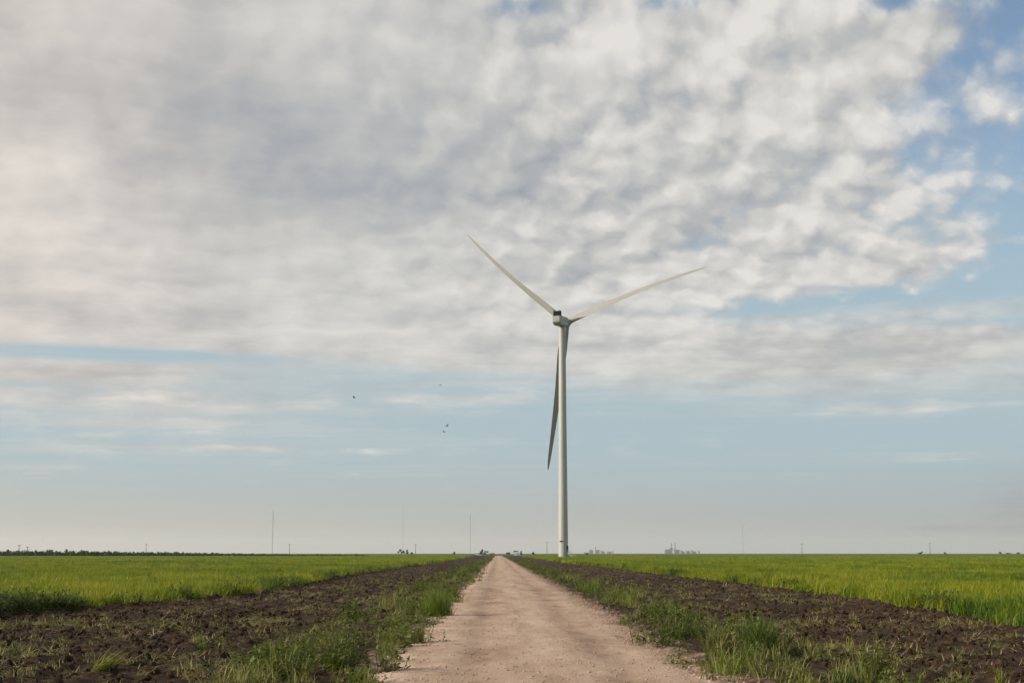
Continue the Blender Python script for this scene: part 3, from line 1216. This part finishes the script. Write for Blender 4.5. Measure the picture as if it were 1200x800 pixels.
def pole(px, dist, h, label, arm=1):
    p = thing('utility_pole', label, 'utility pole', (side_at(px, dist), dist, 0), random.uniform(-0.1, 0.1), 'utility poles along the skyline')
    MB().tube((0, 0, -0.3), (0, 0, h), 0.24, 0.17, 10).build('shaft', m_wood, p, True)
    for k in range(arm):
        z = h - 0.55 - 1.1 * k
        ca = MB().box((0, 0.20, z), (2.5, 0.14, 0.18)).build('crossarm', m_wood, p)
        for s in (-1.1, -0.45, 0.45, 1.1):
            MB().tube((s, 0.20, z + 0.09), (s, 0.20, z + 0.34), 0.06, 0.04, 6).build('insulator', m_glass, ca)
    MB().tube((0, -0.32, h - 2.6), (0, -0.32, h - 1.8), 0.24, 0.24, 10).build('transformer', m_steel, p, True)


pole(22, 900, 7.0, 'utility pole with crossarm at the far left, taller of the two side by side', 1)
pole(32, 1000, 6.3, 'shorter utility pole with wide crossarm, second from the left edge', 1)
for px, top, lab in ((171, 636.8, 'lone utility pole above the dark hedgerow on the left'),
                     (339, 637.2, 'utility pole just right of the tall mast over the left field'),
                     (487, 637.5, 'utility pole beside the small bushes, left of the track'),
                     (641, 635.0, 'utility pole just left of the turbine tower foot'),
                     (940, 636.5, 'utility pole at mid right, nearest the hazy works'),
                     (1090, 635.8, 'utility pole farthest right on the skyline')):
    pole(px, 1250, (648 - top) * 1250 / FPX + 1.6, lab, 1)


def mast(px, top, dist, w, label):
    h = (648 - top) * dist / FPX + 1.6
    t = thing('radio_mast', label, 'radio mast', (side_at(px, dist), dist, 0), 0.3, 'guyed masts on the skyline')
    lat = MB()
    legs = [(w * 0.58 * math.cos(a), w * 0.58 * math.sin(a)) for a in (0.3, 0.3 + 2.094, 0.3 + 4.189)]
    for x, y in legs:
        lat.tube((x, y, 0), (x, y, h * 0.93), w * 0.11, w * 0.11, 5)
    nb = int(h / (w * 2.2))
    for k in range(nb):
        z0, z1 = h * 0.93 * k / nb, h * 0.93 * (k + 1) / nb
        for i in range(3):
            a, b = legs[i], legs[(i + 1) % 3]
            lat.tube((a[0], a[1], z0), (b[0], b[1], z1), w * 0.06, w * 0.06, 4)
    lat.build('lattice', m_mast, t)
    MB().tube((0, 0, h * 0.92), (0, 0, h), w * 0.12, w * 0.06, 6).build('antenna', m_mast, t)
    for a in (0.3, 2.39, 4.49):
        for f in (0.45, 0.85):
            MB().tube((0, 0, h * f), (h * 0.5 * math.cos(a), h * 0.5 * math.sin(a), 0), 0.03, 0.03, 4).build('guy_wire', m_mast, t)


mast(319, 596, 2400, 0.9, 'tall dark lattice mast rising over the left field')
mast(551, 600, 3000, 0.75, 'thin guyed mast beside the far end of the track')
mast(472, 590, 5200, 0.9, 'very faint hazy mast left of the track')
mast(871, 612, 5200, 1.0, 'very faint hazy mast over the right field')

# ------------------------------------------------------------------ far works on the horizon
m_works = plain('weathered_cladding', (0.065, 0.08, 0.105), 0.8, 0.2)
m_tank = plain('tank_paint', (0.22, 0.24, 0.27), 0.6, 0.3)


def works(px, dist, label, stacks, halls, silos):
    t = thing('industrial_works', label, 'factory', (side_at(px, dist), dist, 0))
    for x, h in stacks:
        s = MB().tube((x, 0, 0), (x, 0, h), 2.9, 2.2, 14).build('chimney', m_works, t, True)
        MB().tube((x, 0, h * 0.86), (x, 0, h * 0.89), 3.4, 3.4, 14).build('platform', m_works, s)
    for x, w, h in halls:
        b = MB()
        b.loft([[(x - w / 2, -14, 0), (x + w / 2, -14, 0), (x + w / 2, 14, 0), (x - w / 2, 14, 0)],
                [(x - w / 2, -14, h * 0.8), (x + w / 2, -14, h * 0.8), (x + w / 2, 14, h * 0.8), (x - w / 2, 14, h * 0.8)],
                [(x - w / 5, -14, h), (x + w / 5, -14, h), (x + w / 5, 14, h), (x - w / 5, 14, h)]]).build('hall', m_works, t)
    for x, r, h in silos:
        s = MB().tube((x, -18, 0), (x, -18, h * 0.82), r, r, 18).build('silo', m_tank, t, True)
        MB().tube((x, -18, h * 0.82), (x, -18, h), r, r * 0.12, 18).build('roof', m_tank, s, True)


works(788, 8000, 'bluish hazy works with two slim chimneys on the right horizon',
      [(-5, 58), (16, 60)], [(-28, 30, 24), (-6, 22, 32), (30, 26, 22), (54, 22, 14), (88, 30, 15), (118, 26, 13)],
      [(8, 9, 30), (44, 8, 20), (74, 8, 18), (104, 9, 22), (-44, 8, 17), (142, 8, 19)])
works(698, 9000, 'pale bluish works behind the turbine foot, one short chimney',
      [(0, 44)], [(-28, 24, 25), (16, 30, 24), (46, 20, 15), (86, 24, 13)], [(-44, 9, 20), (32, 8, 21), (72, 8, 16), (104, 7, 18)])

# ------------------------------------------------------------------ far trees, sheds and the hedgerow
m_far_leaf = leaf_mat('tree_leaf', (0.032, 0.055, 0.012), (0.05, 0.08, 0.016), (0.08, 0.11, 0.024), scale=0.3, trans=0.2)
m_bark = plain('bark', (0.07, 0.055, 0.042), 0.95, 0.1)


def leaf_cloud(rng, n, rx, ry, rz, c, size, lobes=6):
    """Leaf-sized faces gathered in uneven clumps through a crown's volume."""
    cen = rng.normal(size=(lobes, 3)) * np.array([rx, ry, rz]) * 0.45
    rad = 0.35 + 0.35 * rng.random(lobes)
    k = rng.integers(0, lobes, n)
    d = rng.normal(size=(n, 3))
    d /= np.linalg.norm(d, axis=1)[:, None]
    p = cen[k] + d * (rad[k] * rng.random(n) ** 0.4)[:, None] * np.array([rx, ry, rz])
    p = p + np.array(c)
    a = rng.normal(size=(n, 3))
    b = np.cross(a, rng.normal(size=(n, 3)))
    a /= np.linalg.norm(a, axis=1)[:, None]
    b /= np.linalg.norm(b, axis=1)[:, None]
    s = (size * (0.5 + rng.random(n)))[:, None]
    V = np.stack([p - a * s * 0.5, p + b * s * 0.35, p + a * s * 0.5, p - b * s * 0.35], 1).reshape(-1, 3)
    F = np.arange(4 * n).reshape(-1, 4)
    return V, F, np.repeat(rng.random(n), 4)


def tree(px, dist, h, w, label, cat='tree', name='tree'):
    rng = np.random.default_rng(int(px * 7 + dist))
    t = thing(name, label, cat, (side_at(px, dist), dist, 0), 0, 'small trees and bushes on the skyline')
    tr = MB().tube((0, 0, -0.2), (0.1, 0, h * 0.45), 0.05 * h, 0.03 * h, 7)
    for k in range(4):
        a = k * 1.57 + 0.4
        tr.tube((0.05, 0, h * 0.35), (0.3 * w * math.cos(a), 0.3 * w * math.sin(a), h * 0.7), 0.022 * h, 0.008 * h, 5)
    tr.build('trunk', m_bark, t)
    link('crown', tuft_mesh('crown', leaf_cloud(rng, 420, w * 0.5, w * 0.5, h * 0.40, (0, 0, h * 0.58), 0.13 * h + 0.12), m_far_leaf), t)


tree(470, 1300, 4.6, 4.6, 'roundest of the small bushes left of the track on the skyline')
tree(477, 1320, 3.6, 2.8, 'middle of the three small bushes left of the track on the skyline')
tree(482.5, 1310, 3.2, 2.4, 'smallest bush next to the pole left of the track')
tree(532, 1300, 3.4, 2.6, 'tiny lone bush on the skyline left of the thin mast')
tree(564.5, 1150, 4.3, 2.6, 'dark narrow tree behind the pale shed left of the track end')
tree(569, 1120, 2.9, 3.6, 'low dark bush hugging the left side of the track end')
tree(576, 1060, 2.1, 5.0, 'flat dark bush across the far end of the track')
tree(596, 1000, 2.3, 3.2, 'low bush at the right side of the track end')
tree(604, 1150, 4.2, 4.6, 'broad dark tree right of the track end')
tree(609.5, 1160, 3.4, 3.4, 'dark bush joined to the right of the broad tree')
tree(625, 1100, 2.6, 2.4, 'small bush between the track end and the turbine')
tree(688, 1200, 2.5, 3.0, 'low bush on the skyline right of the turbine foot')
tree(1078, 1500, 3.9, 4.2, 'small bush just left of the farthest right pole')
tree(1107, 1500, 2.9, 2.6, 'tiny bush just right of the farthest right pole')
tree(1172, 1700, 3.6, 3.4, 'first bush of the row at the far right skyline')
tree(1182, 1700, 2.9, 7.5, 'wide low bush in the row at the far right skyline')
tree(1193, 1720, 2.9, 3.2, 'last bush of the row at the far right skyline')
tree(8.5, 640, 3.5, 1.5, 'upright bush sticking out of the hedgerow at far left')

m_shed = plain('pale_sheet_metal', (0.50, 0.52, 0.53), 0.5, 0.3)


def shed(px, dist, w, h, label):
    t = thing('farm_shed', label, 'shed', (side_at(px, dist), dist, 0))
    MB().box((0, 0, h * 0.36), (w, 5.0, h * 0.72)).build('wall', m_shed, t)
    MB().loft([[(-w / 2 - .2, -2.7, h * 0.72 + 0.003), (w / 2 + .2, -2.7, h * 0.72 + 0.003), (w / 2 + .2, 2.7, h * 0.72 + 0.003), (-w / 2 - .2, 2.7, h * 0.72 + 0.003)],
               [(-w / 2 - .2, -0.1, h), (w / 2 + .2, -0.1, h), (w / 2 + .2, 0.1, h), (-w / 2 - .2, 0.1, h)]]).build('roof', m_shed, t)
    MB().box((w * 0.15, -2.52, h * 0.32), (w * 0.3, 0.05, h * 0.6)).build('door', m_steel, t)


shed(560.5, 1180, 5.2, 2.7, 'low pale shed left of the far end of the track')
shed(606, 1130, 4.6, 2.5, 'low pale shed under the broad dark tree right of the track')

rng = np.random.default_rng(77)
V, F, R, off = [], [], [], 0
hx0, hx1 = side_at(-140, 640), side_at(430, 640)
for k in range(1000):
    u = (k + rng.random()) / 1000
    pxk = -140 + 570 * u
    hh = np.interp(pxk, [-140, 0, 90, 130, 200, 260, 330, 430], [3.1, 3.0, 2.85, 2.5, 2.05, 1.7, 1.2, 0.8]) * (0.86 + 0.2 * rng.random())
    v, f, r = leaf_cloud(rng, 52, 1.0, 1.0, hh * 0.42, (hx0 + (hx1 - hx0) * u, 640 + rng.normal() * 1.2, hh * 0.46), 0.6, 4)
    V.append(v), F.append(f + off), R.append(r)
    off += len(v)
me = tuft_mesh('hedgerow', (np.concatenate(V), np.concatenate(F), np.concatenate(R)), m_far_leaf)
tag(link('hedgerow', me), 'dark hedgerow along the far side of the left field', 'hedgerow', kind='stuff')

# ------------------------------------------------------------------ birds
m_bird = plain('dark_plumage', (0.018, 0.017, 0.018), 0.8, 0.2)


def bird(px, py, dist, span, flap, roll, heading, label):
    d = ray(px, py)
    t = dist / d.y
    b = MB()
    s = span * 1.5
    b.loft([[(0.05 * s * rr * math.cos(a), y * s, 0.05 * s * rr * math.sin(a)) for a in [2 * math.pi * i / 8 for i in range(8)]]
            for y, rr in ((-0.30, 0.9), (-0.24, 0.35), (-0.12, 0.8), (0.0, 1.15), (0.12, 1.0), (0.18, 0.65), (0.22, 0.7), (0.26, 0.45), (0.30, 0.08))])
    for sg in (-1, 1):
        sec = []
        for u, yc, ch, z in ((0.0, 0.04, 0.20, 0.0), (0.18, 0.08, 0.20, math.sin(flap) * 0.2), (0.34, 0.03, 0.15, math.sin(flap) * 0.34), (0.5, -0.06, 0.04, math.sin(flap * 0.7) * 0.42)):
            x = sg * u * s * math.cos(flap * 0.8)
            sec.append([(x, (yc + ch / 2) * s, z * s), (x, yc * s, z * s + 0.02 * s), (x, (yc - ch / 2) * s, z * s), (x, yc * s, z * s - 0.008 * s)])
        b.loft(sec)
    o = b.build('bird', m_bird, None, False, (d.x * t, dist, CAM_H + d.z * t), (0.1, roll, heading))
    tag(o, label, 'bird', 'birds in flight over the left field')


bird(415, 466, 170, 0.46, 0.9, 0.2, 1.1, 'dark bird alone on the left in the clear sky')
bird(516, 451, 230, 0.52, 0.1, 0.0, -1.4, 'faintest gliding bird, highest of the four left of the turbine')
bird(524, 499, 165, 0.50, 0.7, -0.5, 0.7, 'dark bird just above its partner, left of the turbine')
bird(520.5, 506, 180, 0.42, 0.5, 0.4, 1.2, 'lowest dark bird, just under its partner left of the turbine')
bird(49.5, 632.5, 300, 0.5, 0.8, 0.1, 0.4, 'tiny bird low over the hedgerow at the far left')

# ------------------------------------------------------------------ single clumps that stand out on the verges
m_bright = leaf_mat('lush_grass_leaf', (0.065, 0.115, 0.012), (0.105, 0.165, 0.018), (0.17, 0.21, 0.03), scale=1.2, trans=0.38)
m_deep = leaf_mat('deep_grass_leaf', (0.035, 0.07, 0.012), (0.06, 0.105, 0.018), (0.11, 0.15, 0.03), scale=1.2, trans=0.33)
m_yellow = leaf_mat('yellow_grass_leaf', (0.12, 0.14, 0.02), (0.19, 0.205, 0.035), (0.27, 0.26, 0.06), scale=1.2, trans=0.38)


def clump(px, py, h_px, w_px, mat, label, n=150, lean=0.28, droop=0.45, dirn=None, name='grass_clump', width=0.011, stems=5, cat='grass clump'):
    x, y = ground_at(px, py)
    k = y / FPX
    h, w = h_px * k, w_px * k
    rng = np.random.default_rng(int(px * 3 + py))
    t = thing(name, label, cat, (x, y, float(earth_z(np.array([x]), np.array([y]))[0])), 0, 'single clumps along the verges')
    V = merge(blades(rng, n, w * 0.36, h * 0.5, h * 1.08, width, lean, 4, droop, dirn), blades(rng, n // 2, w * 0.45, h * 0.2, h * 0.5, width, lean * 1.6, 3, droop, dirn))
    link('blades', tuft_mesh('blades', V, mat), t)
    if stems:
        V = blades(rng, stems, w * 0.3, h * 0.95, h * 1.22, 0.007, lean * 0.6, 4, 0.12, dirn)
        link('seed_stalks', tuft_mesh('seed_stalks', V, m_straw), t)
    return t


def leafy(px, py, h_px, w_px, label, n=26, leaf=0.07, name='leafy_weed', mat=None):
    x, y = ground_at(px, py)
    k = y / FPX
    h, w = h_px * k, w_px * k
    rng = np.random.default_rng(int(px * 5 + py))
    t = thing(name, label, 'weed', (x, y, float(earth_z(np.array([x]), np.array([y]))[0])), 0, 'single clumps along the verges')
    st = MB()
    for i in range(max(4, n // 4)):
        a, r = rng.random() * 6.28, rng.random() * w * 0.3
        st.tube((r * 0.4 * math.cos(a), r * 0.4 * math.sin(a), -0.03), (r * math.cos(a) * 1.3, r * math.sin(a) * 1.3, h * (0.6 + 0.4 * rng.random())), 0.006, 0.003, 5)
    st.build('stems', m_straw, t)
    link('leaves', tuft_mesh('leaves', weed(rng, n, w * 0.55, h * 0.4, h, leaf, 20), mat or m_weed), t)
    return t


clump(512, 721, 38, 46, m_bright, 'lush bright green grass clump at the left edge of the track', 420, 0.22, 0.40)
clump(420, 800, 24, 26, m_bright, 'small bright grass tuft at the bottom edge, left of the track', 110)
leafy(398, 786, 52, 60, 'tallest leafy weed patch at lower left beside the track', 44, 0.085)
leafy(492, 752, 27, 40, 'low rounded leafy weed at the left edge of the track', 36, 0.06)
leafy(412, 727, 24, 26, 'dark broad-leaved weed on the left verge behind the taller patch', 26, 0.09)
clump(116, 790, 44, 26, m_yellow, 'pale grass tuft leaning over on the dark earth at lower left', 90, 0.22, 0.25, dirn=0.15, stems=0)
leafy(330, 775, 34, 60, 'sprawling weed on the earth left of the tallest leafy patch', 30, 0.07)
clump(455, 715, 26, 30, m_grass, 'dull green tuft on the left verge beside the lush clump', 120)
clump(893, 768, 52, 46, m_deep, 'deep green tall grass clump on the right verge', 330, 0.25, 0.42)
clump(862, 790, 46, 60, m_bright, 'yellow green loose grass in front of the deep green clump', 80, 0.5, 0.6)
clump(838, 762, 40, 40, m_grass, 'pale wispy grass left of the deep green clump', 110, 0.35, 0.5)
leafy(1028, 797, 58, 24, 'tall upright weed spike at lower right on the dark earth', 22, 0.06)
clump(988, 802, 30, 44, m_deep, 'arching grass clump at the bottom edge left of the weed spike', 110, 0.45, 0.8)
clump(1172, 802, 24, 14, m_yellow, 'short yellow green tuft near the lower right corner', 60, 0.2, 0.3)
clump(690, 694, 20, 34, m_bright, 'bright low grass clump on the right verge farther along the track', 160)
clump(735, 706, 22, 40, m_yellow, 'pale grass clump between the track and the dark earth', 130, 0.4, 0.6)
clump(672, 681, 13, 26, m_grass, 'farthest low grass clump on the right verge', 120)
clump(945, 806, 24, 40, m_yellow, 'straw tinged tuft at the bottom edge on the right verge', 120, 0.4, 0.5)

# ------------------------------------------------------------------ haze: even, thin air over the whole plain
m_haze = bpy.data.materials.new('haze')
m_haze.use_nodes = True
nt = m_haze.node_tree
nt.nodes.clear()
pv = nt.nodes.new('ShaderNodeVolumePrincipled')
pv.inputs['Color'].default_value = (0.86, 0.90, 0.96, 1)
pv.inputs['Density'].default_value = 6.0e-5
pv.inputs['Anisotropy'].default_value = 0.3
mo = nt.nodes.new('ShaderNodeOutputMaterial')
nt.links.new(pv.outputs[0], mo.inputs['Volume'])
hz = MB().box((0, 6500, 77.0), (36000, 18000, 158.0)).build('haze', m_haze)
tag(hz, 'thin pale haze over the plain', 'haze', kind='stuff')
